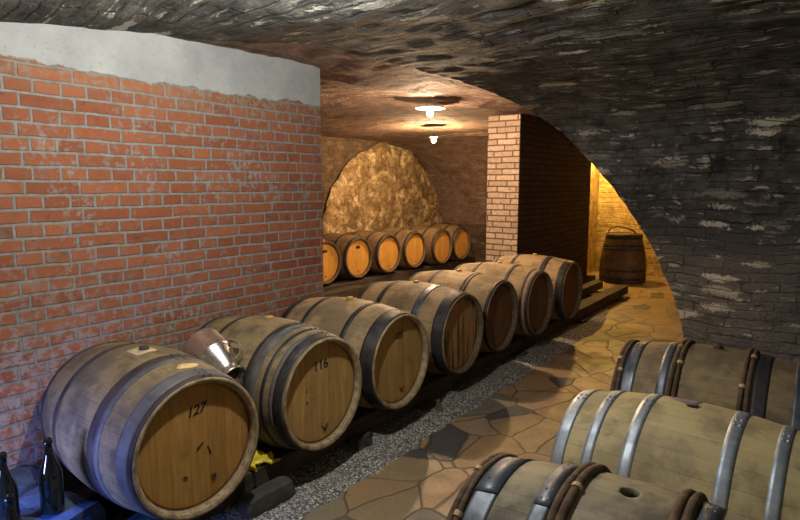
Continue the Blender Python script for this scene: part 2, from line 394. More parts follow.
def lathe_mesh(name, prof, n=48, axis='Z', closed=False, uvs=None, smooth=True, a0=0.0):
    """prof: (radius, height). closed: the profile loops back on itself."""
    P = len(prof); verts = []; faces = []; uv = []
    for (r, h) in prof:
        for k in range(n):
            a = a0 + 2 * PI * k / n
            x, y = r * math.cos(a), r * math.sin(a)
            verts.append({'Z': (x, y, h), 'X': (h, x, y)}[axis])
    rng = range(P if closed else P - 1)
    for i in rng:
        j = (i + 1) % P
        for k in range(n):
            k2 = (k + 1) % n
            faces.append((i * n + k, i * n + k2, j * n + k2, j * n + k))
            if uvs:
                u0, u1 = k / n * uvs, (k + 1) / n * uvs
                uv.append(((u0, prof[i][1]), (u1, prof[i][1]), (u1, prof[j][1]), (u0, prof[j][1])))
    if not closed:
        for i, rev in ((0, True), (P - 1, False)):
            if prof[i][0] > 1e-6:
                f = tuple(i * n + k for k in range(n))
                faces.append(f[::-1] if rev else f)
                if uvs: uv.append(tuple((0, 0) for _ in range(n)))
    me = pymesh(name, verts, faces, uv if uvs else None, smooth)
    bm = bmesh.new(); bm.from_mesh(me)
    bmesh.ops.remove_doubles(bm, verts=bm.verts, dist=1e-6)
    bmesh.ops.recalc_face_normals(bm, faces=bm.faces); bm.to_mesh(me); bm.free()
    return me
def tube_mesh(name, pts, r, n=8, rad=None):
    pts = [Vector(p) for p in pts]; verts = []; faces = []
    up = Vector((0, 0, 1))
    for i, p in enumerate(pts):
        d = (pts[min(i + 1, len(pts) - 1)] - pts[max(i - 1, 0)]).normalized()
        s = d.cross(up)
        if s.length < 1e-3: s = d.cross(Vector((1, 0, 0)))
        s.normalize(); t = s.cross(d)
        rr = rad[i] if rad else r
        for k in range(n):
            a = 2 * PI * k / n; verts.append(tuple(p + s * rr * math.cos(a) + t * rr * math.sin(a)))
    for i in range(len(pts) - 1):
        for k in range(n):
            k2 = (k + 1) % n; faces.append((i * n + k, i * n + k2, (i + 1) * n + k2, (i + 1) * n + k))
    faces.append(tuple(range(n))[::-1]); faces.append(tuple((len(pts) - 1) * n + k for k in range(n)))
    return pymesh(name, verts, faces, None, True)

def nz(p, s, seed=0.0): return noise.noise(Vector((p[0] * s + seed, p[1] * s - seed * .7, p[2] * s + seed * 1.3)))
def rough(p, amp=1.0):
    """displacement of the masonry; depends on the position only, so that meeting surfaces stay joined"""
    p = Vector(p)
    v = Vector((nz(p, 1.1, 3), nz(p, 1.1, 11), nz(p, 1.1, 23))) * .035
    v += Vector((nz(p, 5, 5), nz(p, 5, 17), nz(p, 5, 29))) * .012
    q = Vector((p.x * 4.0, p.y * 13.0, p.z * 13.0))
    v += Vector((nz(q, 1, 2), nz(q, 1, 31), nz(q, 1, 7))) * .006
    return p + v * amp

def grid_surface(name, rows, mat, amp=1.0, uvf=None):
    """rows: list of equal-length lists of points; uv = (distance along a row, distance across rows)"""
    verts = []; faces = []; uvs = []
    R, Cn = len(rows), len(rows[0])
    acc = [0.0]
    for i in range(1, R):
        acc.append(acc[-1] + (Vector(rows[i][-1]) - Vector(rows[i - 1][-1])).length)
    for r in rows:
        for p in r: verts.append(tuple(rough(p, amp)) if amp else tuple(p))
    for i in range(R - 1):
        for j in range(Cn - 1):
            faces.append((i * Cn + j, i * Cn + j + 1, (i + 1) * Cn + j + 1, (i + 1) * Cn + j))
            q = []
            for (a, b) in ((i, j), (i, j + 1), (i + 1, j + 1), (i + 1, j)):
                q.append(uvf(rows[a][b], acc[a]))
            uvs.append(q)
    me = pymesh(name, verts, faces, uvs, True)
    return struct(link(name, me, mat))
def resample(pts, step):
    pts = [Vector(p) for p in pts]; out = []
    # catmull-rom
    for i in range(len(pts) - 1):
        p0 = pts[max(i - 1, 0)]; p1 = pts[i]; p2 = pts[i + 1]; p3 = pts[min(i + 2, len(pts) - 1)]
        k = max(1, int((p2 - p1).length / step))
        for q in range(k):
            t = q / k
            out.append(.5 * ((2 * p1) + (p2 - p0) * t + (2 * p0 - 5 * p1 + 4 * p2 - p3) * t * t + (3 * p1 - p0 - 3 * p2 + p3) * t ** 3))
    out.append(pts[-1]); return out

# ------------------------------------------------------------------ the room shell
groin = [(-.95, 5.78, -.06), (-.97, 5.76, .12), (-1.10, 5.72, .6), (-1.29, 5.60, 1.11), (-1.51, 5.40, 1.51), (-1.75, 5.25, 1.82), (-2.03, 5.0, 2.12),
         (-2.26, 4.5, 2.30), (-2.41, 4.1, 2.38), (-2.52, 3.7, 2.43), (-2.59, 3.2, 2.455), (-2.66, 2.8, 2.46), (-2.83, 2.45, 2.455),
         (-3.0, 2.15, 2.445), (-3.14, 1.88, 2.43)]
G = resample(groin, .025)
tail = resample([(-3.14, 1.88, 2.43), (-3.14, 1.5, 2.37), (-3.14, 1.15, 2.31), (-3.14, .5, 2.22), (-3.14, 0, 2.12), (-3.14, -.6, 1.9), (-3.14, -1.1, 1.45), (-3.14, -1.35, .8), (-3.14, -1.4, -.05)], .04)[1:]
NX = 190; XR = 3.4
def sst(t):
    t = min(1.0, max(0.0, t)); return t * t * (3 - 2 * t)
rows = []
for p in G + tail:
    row = []
    for j in range(NX + 1):
        x = p.x + (XR - p.x) * ((j / NX) ** 1.25)
        row.append((x, p.y, p.z + .36 * sst((x + 3.0) / 1.1) * sst((2.3 - p.y) / .9) * sst((p.y + 1.3) / .8)))
    rows.append(row)
grid_surface('ceiling', rows, M['vault'], 1.0, lambda p, a: (p[0], a))
# far vault, runs away from the camera behind the groin
rows = []
for p in G:
    rows.append([(p.x, p.y + (11.1 - p.y) * (j / 150) ** 1.15, p.z) for j in range(151)])
grid_surface('ceiling_passage', rows, M['vault_far'], 1.0, lambda p, a: (p[1] * .9, p[0] * 1.0 + p[2]))
def alcove_z(x, y):
    t = max(0, (-3.135 - x) / 3.77)
    z = 2.431 + .08 * math.sin(min(1, t) * PI) - .02 * t
    if y > 9.0 and x < -3.52:
        d = 1.95 ** 2 - (y - 9.0) ** 2
        z = min(z, .48 + math.sqrt(max(0, d)) + .02)
    return z
rows = []
ys = [3.0 + 6.2 * k / 110 for k in range(111)] + [9.2 + 1.76 * math.sin(PI / 2 * k / 60) for k in range(1, 61)]
for i in range(90):
    x = -3.135 - 3.97 * i / 89
    rows.append([(x, y, alcove_z(x, y)) for y in ys])
grid_surface('ceiling_alcove', rows, M['vault_far'], 1.0, lambda p, a: (p[0] + .4 * p[1], p[1] * .95 - p[2] * 1.0))

def wall_grid(name, p0, p1, z0, z1, mat, amp=1.0, step=.04, topf=None):
    p0 = Vector((*p0, 0)); p1 = Vector((*p1, 0)); L = (p1 - p0).length; a = max(2, int(L / step)); b = max(2, int((z1 - z0) / step))
    rows = []
    for i in range(b + 1):
        z = z0 + (z1 - z0) * i / b
        rows.append([tuple(p0.lerp(p1, j / a) + Vector((0, 0, z))) for j in range(a + 1)])
    return grid_surface(name, rows, mat, amp, lambda p, q: ((Vector((p[0], p[1], 0)) - p0).length, p[2]))
wall_grid('wall_back_left', (-6.88, 3.0), (-6.88, 11.1), -.05, 2.6, M['wall_dark'])
wall_grid('wall_alcove_right', (-7.0, 10.93), (-3.5, 10.93), -.05, 1.6, M['wall_dark'])
wall_grid('wall_back', (-3.7, 11.0), (-.6, 11.0), -.05, 2.6, M['wall_yellow'])
wall_grid('wall_alcove_left', (-6.95, 3.02), (-3.3, 3.02), -.05, 2.6, M['wall_dark'], 1.0, .15)
wall_grid('wall_right', (3.3, -1.5), (3.3, 6.0), -.05, 2.6, M['vault'], .5, .15)

# arched panel of yellow rubble set in the end wall
def arch_panel():
    verts = []; faces = []; uvs = []
    ny, nzz = 100, 70
    idx = {}
    def r_out(y, z): # irregular outline
        return 1.90 + .05 * nz((y, z, 0), 2.2, 4) + .035 * nz((y, z, 0), 7, 9)
    for i in range(ny + 1):
        for j in range(nzz + 1):
            u = -1 + 2 * i / ny; v = j / nzz
            y = u * 1.9; ztop = math.sqrt(max(0.0, r_out(u * 1.9, 0) ** 2 - y * y)) if abs(y) < 1.9 else 0
            z = v * (ztop + .45)
            p = rough((-6.84, 9.0 + y, .03 + z), .6)
            edge = min((1 - v) * (ztop + .45), 1.9 - abs(y) + .02)
            p.x += min(.06, edge * .6) + .035 * nz(p, 6, 8) + .02 * nz(p, 14, 2)
            idx[i, j] = len(verts); verts.append(tuple(p))
    for i in range(ny):
        for j in range(nzz):
            q = ((i, j), (i + 1, j), (i + 1, j + 1), (i, j + 1))
            faces.append(tuple(idx[a] for a in q)); uvs.append([(verts[idx[a]][1], verts[idx[a]][2]) for a in q])
    me = pymesh('wall_arch_infill', verts, faces, uvs, True)
    return struct(link('wall_arch_infill', me, M['lunette']))
arch_panel()

def slab(name, lo, hi, mats):
    """solid masonry block; mats = (material on X faces, material on Y faces)"""
    bm = bmesh.new(); add_box(bm, lo, hi, .008)
    o = bmobj(name, bm, list(mats))
    for f in o.data.polygons: f.material_index = 0 if abs(f.normal.x) > .5 else 1
    return struct(o)
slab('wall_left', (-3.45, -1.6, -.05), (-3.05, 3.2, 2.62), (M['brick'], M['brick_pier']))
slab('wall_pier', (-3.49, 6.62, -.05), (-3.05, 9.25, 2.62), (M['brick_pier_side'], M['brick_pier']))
slab('wall_light_stop', (-3.64, 9.0, -.05), (-3.47, 11.1, 2.6), (M['wall_yellow'], M['wall_dark']))  # added wall, keeps the back bulb's light from leaking into the alcove

# flagstone floor
verts = []; faces = []
nx, ny = 170, 200
for i in range(nx + 1):
    for j in range(ny + 1):
        x = -7.1 + 10.6 * i / nx; y = -1.6 + 12.8 * j / ny
        verts.append((x, y, .008 * nz((x, y, 0), 1.5, 3) - .006))
for i in range(nx):
    for j in range(ny):
        a = i * (ny + 1) + j; faces.append((a, a + ny + 1, a + ny + 2, a + 1))
struct(link('floor', pymesh('floor', verts, faces, None, True), M['flag']))
# gravel bed under and in front of the barrel rack
verts = []; faces = []; nx, ny = 60, 420
for j in range(ny + 1):
    y = 1.12 + 7.28 * j / ny
    xe = -1.93 + .035 * nz((0, y, 0), 3, 1) + .02 * nz((0, y, 0), 9, 1) - .012 * max(0, y - 3)
    if y > 6.8: xe -= (y - 6.8) * .25
    for i in range(nx + 1):
        t = i / nx; x = -3.08 + (xe + 3.08) * t
        edge = min(1, (1 - t) * 9)
        z = -.012 + edge * (.026 + .014 * nz((x, y, 0), 4, 6) + .008 * nz((x, y, 0), 18, 6) + .004 * nz((x, y, 0), 50, 6))
        verts.append((x, y, z))
for j in range(ny):
    for i in range(nx):
        a = j * (nx + 1) + i; faces.append((a, a + 1, a + nx + 2, a + nx + 1))
g = link('gravel_bed', pymesh('gravel_bed', verts, faces, None, True), M['gravel'])
g['kind'] = 'stuff'; tag(g, 'strip of loose grey gravel along the foot of the long barrel rack', 'gravel')

# ------------------------------------------------------------------ barrels
HL, RH, RB = .44, .301, .352         # half length, head radius, bilge radius
def brad(s): return RB - (RB - RH) * (abs(s) / HL) ** 1.9
NS = 30
def stave_mesh(hole=False):
    outer = [(brad(s), s) for s in [-HL + .012 + (2 * HL - .024) * k / 28 for k in range(29)]]
    prof = [(brad(HL) - .006, -HL)] + outer + [(brad(HL) - .006, HL), (brad(HL) - .017, HL - .001), (brad(HL) - .027, HL - .014), (brad(HL) - .029, HL - .04)]
    inner = [(brad(s) - .029, s) for s in [HL * .75 - 2 * HL * .75 * k / 10 for k in range(11)]]
    prof += inner + [(brad(HL) - .029, -HL + .04), (brad(HL) - .027, -HL + .014), (brad(HL) - .017, -HL + .001)]
    me = lathe_mesh('staves', prof, 120, 'X', True, NS)
    # shallow facets: each stave slightly flat
    for v in me.vertices:
        y, z = v.co.y, v.co.z; a = math.atan2(z, y); r = math.hypot(y, z)
        fr = (a / (2 * PI) * NS) % 1.0
        k = 1 - .0022 * (1 - math.sin(fr * PI)) 
        v.co.y *= k; v.co.z *= k
    if hole:
        o = bpy.data.objects.new('tmp', me); COL.objects.link(o)
        cme = lathe_mesh('cut', [(.026, RB - .08), (.026, RB + .05)], 24, 'Z', False)
        c = bpy.data.objects.new('cut', cme); COL.objects.link(c)
        md = o.modifiers.new('b', 'BOOLEAN'); md.operation = 'DIFFERENCE'; md.object = c; md.solver = 'EXACT'
        dg = bpy.context.evaluated_depsgraph_get(); dg.update()
        m2 = bpy.data.meshes.new_from_object(o.evaluated_get(dg))
        bpy.data.objects.remove(o); bpy.data.objects.remove(c); me = m2; me.name = 'staves'
    return me
def disc_mesh(front=True):
    R = RH - .028; verts = []; faces = []; uvs = []
    # disc with concentric rings so that it takes uv = (y, z)
    rings = [0, .09, .18, R - .03, R - .012, R]; s0 = HL - .036
    xs = [s0, s0, s0, s0, s0 - .001, s0 - .008]; n = 64
    verts.append((xs[0], 0, 0))
    for r, x in zip(rings[1:], xs[1:]):
        for k in range(n):
            a = 2 * PI * k / n; verts.append((x, r * math.cos(a), r * math.sin(a)))
    for k in range(n):
        faces.append((0, 1 + k, 1 + (k + 1) % n))
    for i in range(len(rings) - 2):
        for k in range(n):
            a = 1 + i * n + k; b = 1 + i * n + (k + 1) % n; faces.append((a, a + n, b + n, b))
    # back side, gives the head its thickness
    b0 = len(verts)
    for k in range(n):
        a = 2 * PI * k / n; verts.append((s0 - .02, R * math.cos(a), R * math.sin(a)))
    l0 = 1 + (len(rings) - 2) * n
    for k in range(n): faces.append((l0 + k, b0 + k, b0 + (k + 1) % n, l0 + (k + 1) % n))
    faces.append(tuple(b0 + k for k in range(n))[::-1])
    if not front: verts = [(-x, -y, z) for (x, y, z) in verts]
    for f in faces: uvs.append([(verts[q][1], verts[q][2]) for q in f])
    return pymesh('head', verts, faces, uvs, False)
def band_mesh(s0, s1, th=.0028, lap=False):
    if s0 > s1: s0, s1 = s1, s0
    k = max(2, int((s1 - s0) / .012))
    ss = [s0 + (s1 - s0) * i / k for i in range(k + 1)]
    prof = [(brad(s) - .0015, s) for s in ss] + [(brad(s) + th + (-.0012 if i in (0, k) else 0), s) for i, s in reversed(list(enumerate(ss)))]
    me = lathe_mesh('hoop', prof, 96, 'X', True)
    bm = bmesh.new(); bm.from_mesh(me)
    for a in ((78, 84) if not lap else (70, 76, 98, 104)):
        for q in ((.3, .7) if s1 - s0 > .03 else (.5,)):
            s = s0 + (s1 - s0) * q; r = brad(s) + th; ra = math.radians(a)
            m = Matrix.Translation((s, r * math.cos(ra), r * math.sin(ra)))
            bmesh.ops.create_uvsphere(bm, u_segments=8, v_segments=5, radius=.0055, matrix=m)
    if lap:   # overlapping joint of the band
        for i in range(10):
            pass
        a0, a1 = math.radians(66), math.radians(108); nn = 10; vs1 = []
        for i in range(nn + 1):
            a = a0 + (a1 - a0) * i / nn
            row = []
            for s, rr in ((s0 + .001, 0), (s0 + .001, .0035), (s1 - .001, .0035), (s1 - .001, 0)):
                r = brad(s) + th - .0005 + rr; row.append(bm.verts.new((s, r * math.cos(a), r * math.sin(a))))
            vs1.append(row)
        for i in range(nn):
            for j in range(3): bm.faces.new((vs1[i][j], vs1[i + 1][j], vs1[i + 1][j + 1], vs1[i][j + 1]))
        bm.faces.new(vs1[0]); bm.faces.new(vs1[-1][::-1])
    bmesh.ops.recalc_face_normals(bm, faces=bm.faces)
    bm.to_mesh(me); bm.free(); me.polygons.foreach_set('use_smooth', [True] * len(me.polygons))
    return me
def round_hoop_mesh(s, rr=.0115, seed=0):
    n, m = 96, 10; verts = []; faces = []
    for k in range(n):
        a = 2 * PI * k / n
        w = 1 + .16 * noise.noise(Vector((3 * math.cos(a), 3 * math.sin(a), seed * 3.1)))
        ds = .004 * noise.noise(Vector((2 * math.cos(a), 2 * math.sin(a), seed * 5.7 + 9)))
        R = brad(s) + rr * .75
        for j in range(m):
            b = 2 * PI * j / m; r = R + rr * w * math.cos(b) * .9
            verts.append((s + ds + rr * w * math.sin(b), r * math.cos(a), r * math.sin(a)))
    for k in range(n):
        for j in range(m):
            k2 = (k + 1) % n; j2 = (j + 1) % m; faces.append((k * m + j, k2 * m + j, k2 * m + j2, k * m + j2))
    return pymesh('wooden_hoop', verts, faces, None, True)
def binding_mesh(s, rr, ang):
    bm = bmesh.new(); R = brad(s) + rr * .75
    m = Matrix.Rotation(ang, 4, 'X') @ Matrix.Translation((s, R, 0))
    bmesh.ops.create_cone(bm, cap_ends=True, segments=12, radius1=rr * 1.25, radius2=rr * 1.25, depth=.016, matrix=m)
    me = bpy.data.meshes.new('binding'); bm.to_mesh(me); bm.free(); return me
def patch_mesh(name, s0, s1, a0, a1, oval=True, lift=.0012):
    """thin conforming patch on the staves; angles in degrees, 90 = top"""
    n = 28; c_s, c_a = (s0 + s1) / 2, (a0 + a1) / 2; hs, ha = (s1 - s0) / 2, (a1 - a0) / 2
    ring = []
    for k in range(n):
        t = 2 * PI * k / n; cs, sn = math.cos(t), math.sin(t)
        if oval: ring.append((cs * (1 + .12 * math.sin(3 * t + 1)), sn * (1 + .12 * math.sin(2 * t))))
        else:
            mx = max(abs(cs), abs(sn)); ring.append((cs / mx, sn / mx))
    verts = []; faces = []
    def P(u, v, l):
        s = c_s + u * hs; a = math.radians(c_a + v * ha); r = brad(s) + l; return (s, r * math.cos(a), r * math.sin(a))
    verts.append(P(0, 0, lift))
    for q in (.5, .97): verts += [P(u * q, v * q, lift) for u, v in ring]
    verts += [P(u, v, -.003) for u, v in ring]
    for k in range(n):
        k2 = (k + 1) % n; faces.append((0, 1 + k, 1 + k2))
        for b in (0, 1): faces.append((1 + b * n + k, 1 + (b + 1) * n + k, 1 + (b + 1) * n + k2, 1 + b * n + k2))
    return pymesh(name, verts, faces, None, True)
def text_mesh(body, size, shear=0.0, w=.004):
    cu = bpy.data.curves.new('t', 'FONT'); cu.body = body; cu.size = size; cu.align_x = 'CENTER'; cu.align_y = 'CENTER'; cu.shear = shear
    cu.extrude = .0006; cu.offset = w * .3
    o = bpy.data.objects.new('t', cu); COL.objects.link(o)
    dg = bpy.context.evaluated_depsgraph_get(); dg.update()
    me = bpy.data.meshes.new_from_object(o.evaluated_get(dg)); bpy.data.objects.remove(o)
    return me
STAVES = {False: stave_mesh(False), True: stave_mesh(True)}
HEADF, HEADB = disc_mesh(True), disc_mesh(False)
_mesh_cache = {}
def cached(key, fn):
    if key not in _mesh_cache: _mesh_cache[key] = fn()
    return _mesh_cache[key]

def barrel(label, head_x, y, z_axis, stave, head, hoops, rz=0.0, flip=False, group=None, cat='barrel', text=None, tap=None,
           bung='amber', round_hoops=(), hole=False, extras=(), rimmat='chime'):
    """head_x, y: centre of the end face turned to the aisle"""
    d = -1 if flip else 1
    yaw = rz + (PI if flip else 0)
    cx = head_x - HL * math.cos(yaw); cy = y - HL * math.sin(yaw)
    t = empty('wine_barrel', (cx, cy, z_axis - RB), yaw); tag(t, label, cat, group)
    def part(name, me, mat, parent=t, own=True):
        me = me.copy() if own else me
        me.materials.clear(); me.materials.append(M[mat])
        o = bpy.data.objects.new(name, me); COL.objects.link(o); o.parent = parent
        if parent is t: o.location = (0, 0, RB)
        return o
    part('staves', STAVES[hole], stave)
    hd = part('head', HEADF, head); part('head', HEADB, head)
    # worn ends of the staves
    rim = lathe_mesh('chime', [(RH + .0004, HL - .002), (RH - .004, HL + .0015), (RH - .015, HL + .001), (RH - .027, HL - .012), (RH - .0295, HL - .034), (RH - .022, HL - .034), (RH - .012, HL - .01)], 96, 'X', True)
    part('chime', rim, rimmat, own=False)
    rim2 = rim.copy()
    for v in rim2.vertices: v.co.x *= -1; v.co.y *= -1
    part('chime', rim2, rimmat, own=False)
    for h in hoops:
        s0, s1, mt = h[:3]; lap = len(h) > 3
        part('hoop', band_mesh(s0, s1, lap=lap), mt, own=False)
    for i, (s, rr) in enumerate(round_hoops):
        ho = part('wooden_hoop', round_hoop_mesh(s, rr, i + head_x + y), 'hazel', own=False)
        for a in (1.05, 2.5, 4.4):
            part('cane_binding', binding_mesh(s, rr, a + .35 * math.sin(i * 2.1 + y)), 'cane', ho, own=False)
    if text:
        body, size, ty, tz, shear, rot = text
        o = part('number_marking', text_mesh(body, size, shear), 'black', hd, own=False)
        o.matrix_local = Matrix(((0, 0, 1, HL - .0352), (1, 0, 0, ty), (0, 1, 0, tz), (0, 0, 0, 1))) @ Matrix.Rotation(rot, 4, 'Z')
    if tap:
        ty, tz, r = tap
        bm = bmesh.new(); bmesh.ops.create_cone(bm, cap_ends=True, segments=16, radius1=r, radius2=r * .8, depth=.008, matrix=Matrix.Translation((HL - .034, ty, tz)) @ Matrix.Rotation(PI / 2, 4, 'Y'))
        me = bpy.data.meshes.new('tap_plug'); bm.to_mesh(me); bm.free()
        part('tap_plug', me, 'bung_dark', hd, own=False)
    if bung and not hole:
        me = lathe_mesh('bung', [(0, RB - .01), (.021, RB - .01), (.024, RB + .010), (.022, RB + .014), (0, RB + .015)], 20, 'Z')
        part('bung', me, 'bung' if bung == 'amber' else 'bung_dark', own=False)
    for nm, me, mt in extras: part(nm, me, mt, own=False)
    return t

SD, SR, SG, SS, SB = 'steel_dark', 'steel_rust', 'steel_grey', 'steel', 'steel_blue'
GA = 'front row of barrels along the brick wall'
ZF = H - 1.1076
mark = lambda y0, z0, y1, z1, r=.0035: tube_mesh('scratch_mark', [(HL - .035, y0, z0), (HL - .0345, (y0 + y1) / 2, (z0 + z1) / 2 + .003), (HL - .035, y1, z1)], r, 6)
barrel('large foreground oak barrel with 127 on its orange head, beside the dark bottles', -2.078, 1.415, ZF, 'stave_grey', 'head_orange',
       [(.438, .412, SR), (.411, .345, SG), (.235, .20, SG), (.20, .15, SR), (-.16, -.20, SR), (-.40, -.438, SR)], rz=math.radians(-2.5), group=GA,
       text=('127', .06, .0, .155, .35, .12), tap=(.075, -.165, .014), bung='dark',
       extras=[('bare_wood_patch', patch_mesh('bare_wood_patch', .275, .325, 74, 93), 'patch'),
               ('pale_square', patch_mesh('pale_square', -.055, .055, 84, 100, False), 'tag'),
               ('scratch_mark', mark(.0, -.02, .03, .005), 'black'), ('scratch_mark', mark(.05, -.02, .065, -.06), 'black'), ('scratch_mark', mark(-.07, -.12, -.05, -.125), 'black')])
barrel('oak barrel with 116 on its yellowish head, steel can resting against it', -2.10, 2.205, ZF, 'stave_grey', 'head_yellow',
       [(.425, .37, SD), (.365, .345, SG), (.31, .29, SD), (.25, .205, SG), (.20, .165, SD), (-.17, -.2, SD), (-.40, -.435, SD)], group=GA,
       text=('116', .075, -.0, .15, .0, .03), tap=(.02, -.215, .01), extras=[('scratch_mark', mark(.0, -.19, .015, -.212), 'black'), ('scratch_mark', mark(.045, -.185, .025, -.212), 'black'), ('scratch_mark', mark(-.11, .04, -.108, .03), 'black'), ('scratch_mark', mark(-.11, -.02, -.107, -.035), 'black')])
barrel('oak barrel with 105 on its head and a wide black end hoop', -2.105, 2.915, ZF, 'stave_warm', 'head_yellow',
       [(.43, .34, SD), (.20, .165, SD), (-.165, -.20, SD), (-.37, -.435, SD)], group=GA,
       text=('105', .06, .0, .16, .1, .0), tap=(.03, -.205, .01), extras=[('scratch_mark', mark(.01, -.18, .025, -.20), 'black'), ('scratch_mark', mark(.05, -.18, .035, -.20), 'black')])
barrel('oak barrel whose head has dark vertical streaks, fourth from the bottles', -2.135, 3.745, ZF, 'stave_warm', 'head_streak',
       [(.43, .345, SD), (.215, .155, SB), (-.155, -.20, SD), (-.38, -.435, SD)], rimmat='chime_dark', group=GA, bung='amber')
barrel('oak barrel with a brown shaded head and thin paired hoops, right behind the streaked-head barrel', -2.172, 4.465, ZF, 'stave_warm', 'head_shaded',
       [(.432, .405, SD), (.20, .18, SD), (.17, .15, SD), (-.16, -.19, SD), (-.40, -.435, SD)], rimmat='chime_dark', group=GA)
barrel('oak barrel with grey band behind its thin end hoop, second from the rack\'s far end', -2.129, 5.183, ZF, 'stave_warm', 'head_shaded',
       [(.432, .40, SR), (.37, .345, SG), (.20, .165, SR), (-.165, -.20, SR), (-.40, -.435, SR)], rimmat='chime_dark', group=GA)
barrel('farthest oak barrel of the long rack, black end hoop, in front of the brick pier', -2.121, 6.011, ZF, 'stave_warm', 'head_shaded',
       [(.43, .355, SD), (.215, .155, SD), (-.155, -.20, SD), (-.38, -.435, SD)], rimmat='chime_dark', group=GA, bung='amber')

GB = 'golden-headed barrels on the rear bench'
ZB = H - 1.088
rear = [(-5.66, 6.0, 'leftmost rear barrel, half hidden by the brick wall, red rag on top', 'head_gold'),
        (-5.655, 6.712, 'rear barrel second from the left with a dark knot mark high on its head', 'head_gold'),
        (-5.62, 7.42, 'rear barrel third from the left with the brightest plain yellow head', 'head_gold'),
        (-5.60, 8.13, 'rear barrel third from the right with an orange head and black rim', 'head_gold'),
        (-5.50, 8.845, 'rear barrel second from the right, standing slightly forward', 'head_gold'),
        (-5.524, 9.561, 'rightmost rear barrel, next to the dark corner, smallest-looking head', 'head_gold')]
for i, (x, y, lab, hm) in enumerate(rear):
    ex = []
    if i in (0, 1):
        ex = [('stamp_mark', tube_mesh('stamp_mark', [(HL - .0345, -.045, .155), (HL - .0345, .0, .165), (HL - .0345, .045, .155)], .02, 8), 'black')]
        for e in ex:
            for v in e[1].vertices: v.co.x = HL - .0352 + (v.co.x - HL + .0352) * .08
    barrel(lab, x, y, ZB, 'stave_brown', hm, [(.432, .385, SD), (.20, .155, SD), (-.155, -.20, SD), (-.385, -.432, SD)], rz=math.radians(-1.2),
           group=GB, bung=None, rimmat='chime_dark', tap=(.01, -.2, .012), extras=ex)

GC = 'barrels in the right foreground across the aisle'
ZR = .43
barrel('nearest foreground barrel with open bung hole and bundled wooden hoops', -.815, 1.56, ZR, 'stave_dirty', 'head_yellow',
       [(.402, .325, SB, 1), (.215, .165, SB, 1), (-.165, -.215, SB, 1), (-.325, -.402, SB, 1)], flip=True, group=GC, hole=True,
       round_hoops=[(.428, .011), (.412, .010), (.148, .0125), (.124, .0125), (-.124, .0125), (-.148, .0125), (-.428, .011), (-.412, .01)])
barrel('pale foreground barrel with bright galvanised hoops and a wine-stained bung hole', -.79, 2.37, ZR, 'stave_pale', 'head_yellow',
       [(.438, .385, SS), (.315, .275, SS), (.175, .13, SS), (-.13, -.175, SS), (-.275, -.315, SS), (-.385, -.438, SS)], rz=-.05, flip=True, group=GC, hole=True,
       extras=[('wine_stain', patch_mesh('wine_stain', -.02, .095, 91, 108, True, .0008), 'stain')])
barrel('right-hand barrel nearest the stone vault foot, with dark wooden and steel hoops', -.84, 3.28, ZR, 'stave_grey', 'head_yellow',
       [(.40, .335, SB), (.225, .18, SB), (-.18, -.24, SD), (-.335, -.40, SB)], flip=True, group=GC, bung='dark',
       round_hoops=[(.43, .011), (.412, .010), (.162, .0115), (.138, .0115), (-.138, .0115), (-.162, .0115), (-.43, .011)])

# ------------------------------------------------------------------ racks
def beam(name, lo, hi, mat, label=None, cat=None, group=None, seed=0):
    bm = bmesh.new(); add_box(bm, lo, hi, .008, seg=2)
    L = max(hi[i] - lo[i] for i in range(3)); ax = max(range(3), key=lambda i: hi[i] - lo[i])
    for k in range(1, int(L / .12)):
        no = Vector((0, 0, 0)); no[ax] = 1; co = Vector(lo); co[ax] = lo[ax] + k * .12
        bmesh.ops.bisect_plane(bm, geom=list(bm.verts) + list(bm.edges) + list(bm.faces), plane_co=co, plane_no=no)
    for v in bm.verts:
        v.co += Vector((nz(v.co, 3, seed), nz(v.co, 3, seed + 5), nz(v.co, 3, seed + 9) * .4)) * .008
    o = bmobj(name, bm, mat)
    if label: tag(o, label, cat, group)
    return o
def rest_z(zax, off): return zax - math.sqrt(brad(off) ** 2 - 0) 
GR = 'long timbers carrying the barrels'
zt = rest_z(ZF, .2) + .001
for x0, x1, lab, y1 in ((-2.44, -2.27, 'long dark timber rail under the front ends of the seven-barrel row', 8.75), (-2.84, -2.70, 'long dark timber rail under the wall side of the seven-barrel row', 8.95)):
    beam('rack_rail', (x0, 1.12, zt - .115), (x1, y1, zt), M['rail'], lab, 'rail', GR, x0)
for k, y in enumerate((1.16, 1.9, 3.3, 4.9, 6.6, 8.3)):
    beam('rack_sleeper', (-2.9, y, 0.0), (-2.2, y + .16, zt - .114), M['rail_x'], 'squared dark timber laid crosswise under the long rack rails', 'timber', 'sleepers under the long rack', k)
zb = rest_z(ZB, .17) + .001
for x0, x1, lab in ((-5.86, -5.66, 'heavy dark beam under the front ends of the golden-headed barrels'), (-6.36, -6.2, 'dark beam under the wall ends of the golden-headed barrels')):
    beam('rack_beam', (x0, 5.2, -.02), (x1, 10.3, zb - .002), M['rail'], lab, 'beam', 'beams of the rear bench', x0)
beam('timber_block', (-5.62, 5.2, -.02), (-5.42, 6.55, .13), M['rail'], 'squared dark timber lying before the rear bench beside the brick wall', 'timber')
zr = rest_z(ZR, .2) + .001
for x0, x1, lab in ((-.60, -.48, 'timber rail under the aisle ends of the right foreground barrels'), (-.22, -.10, 'timber rail under the middle of the right foreground barrels')):
    beam('rack_rail', (x0, .9, -.01), (x1, 3.75, zr), M['rail'], lab, 'rail', 'timbers under the right barrels', x0)

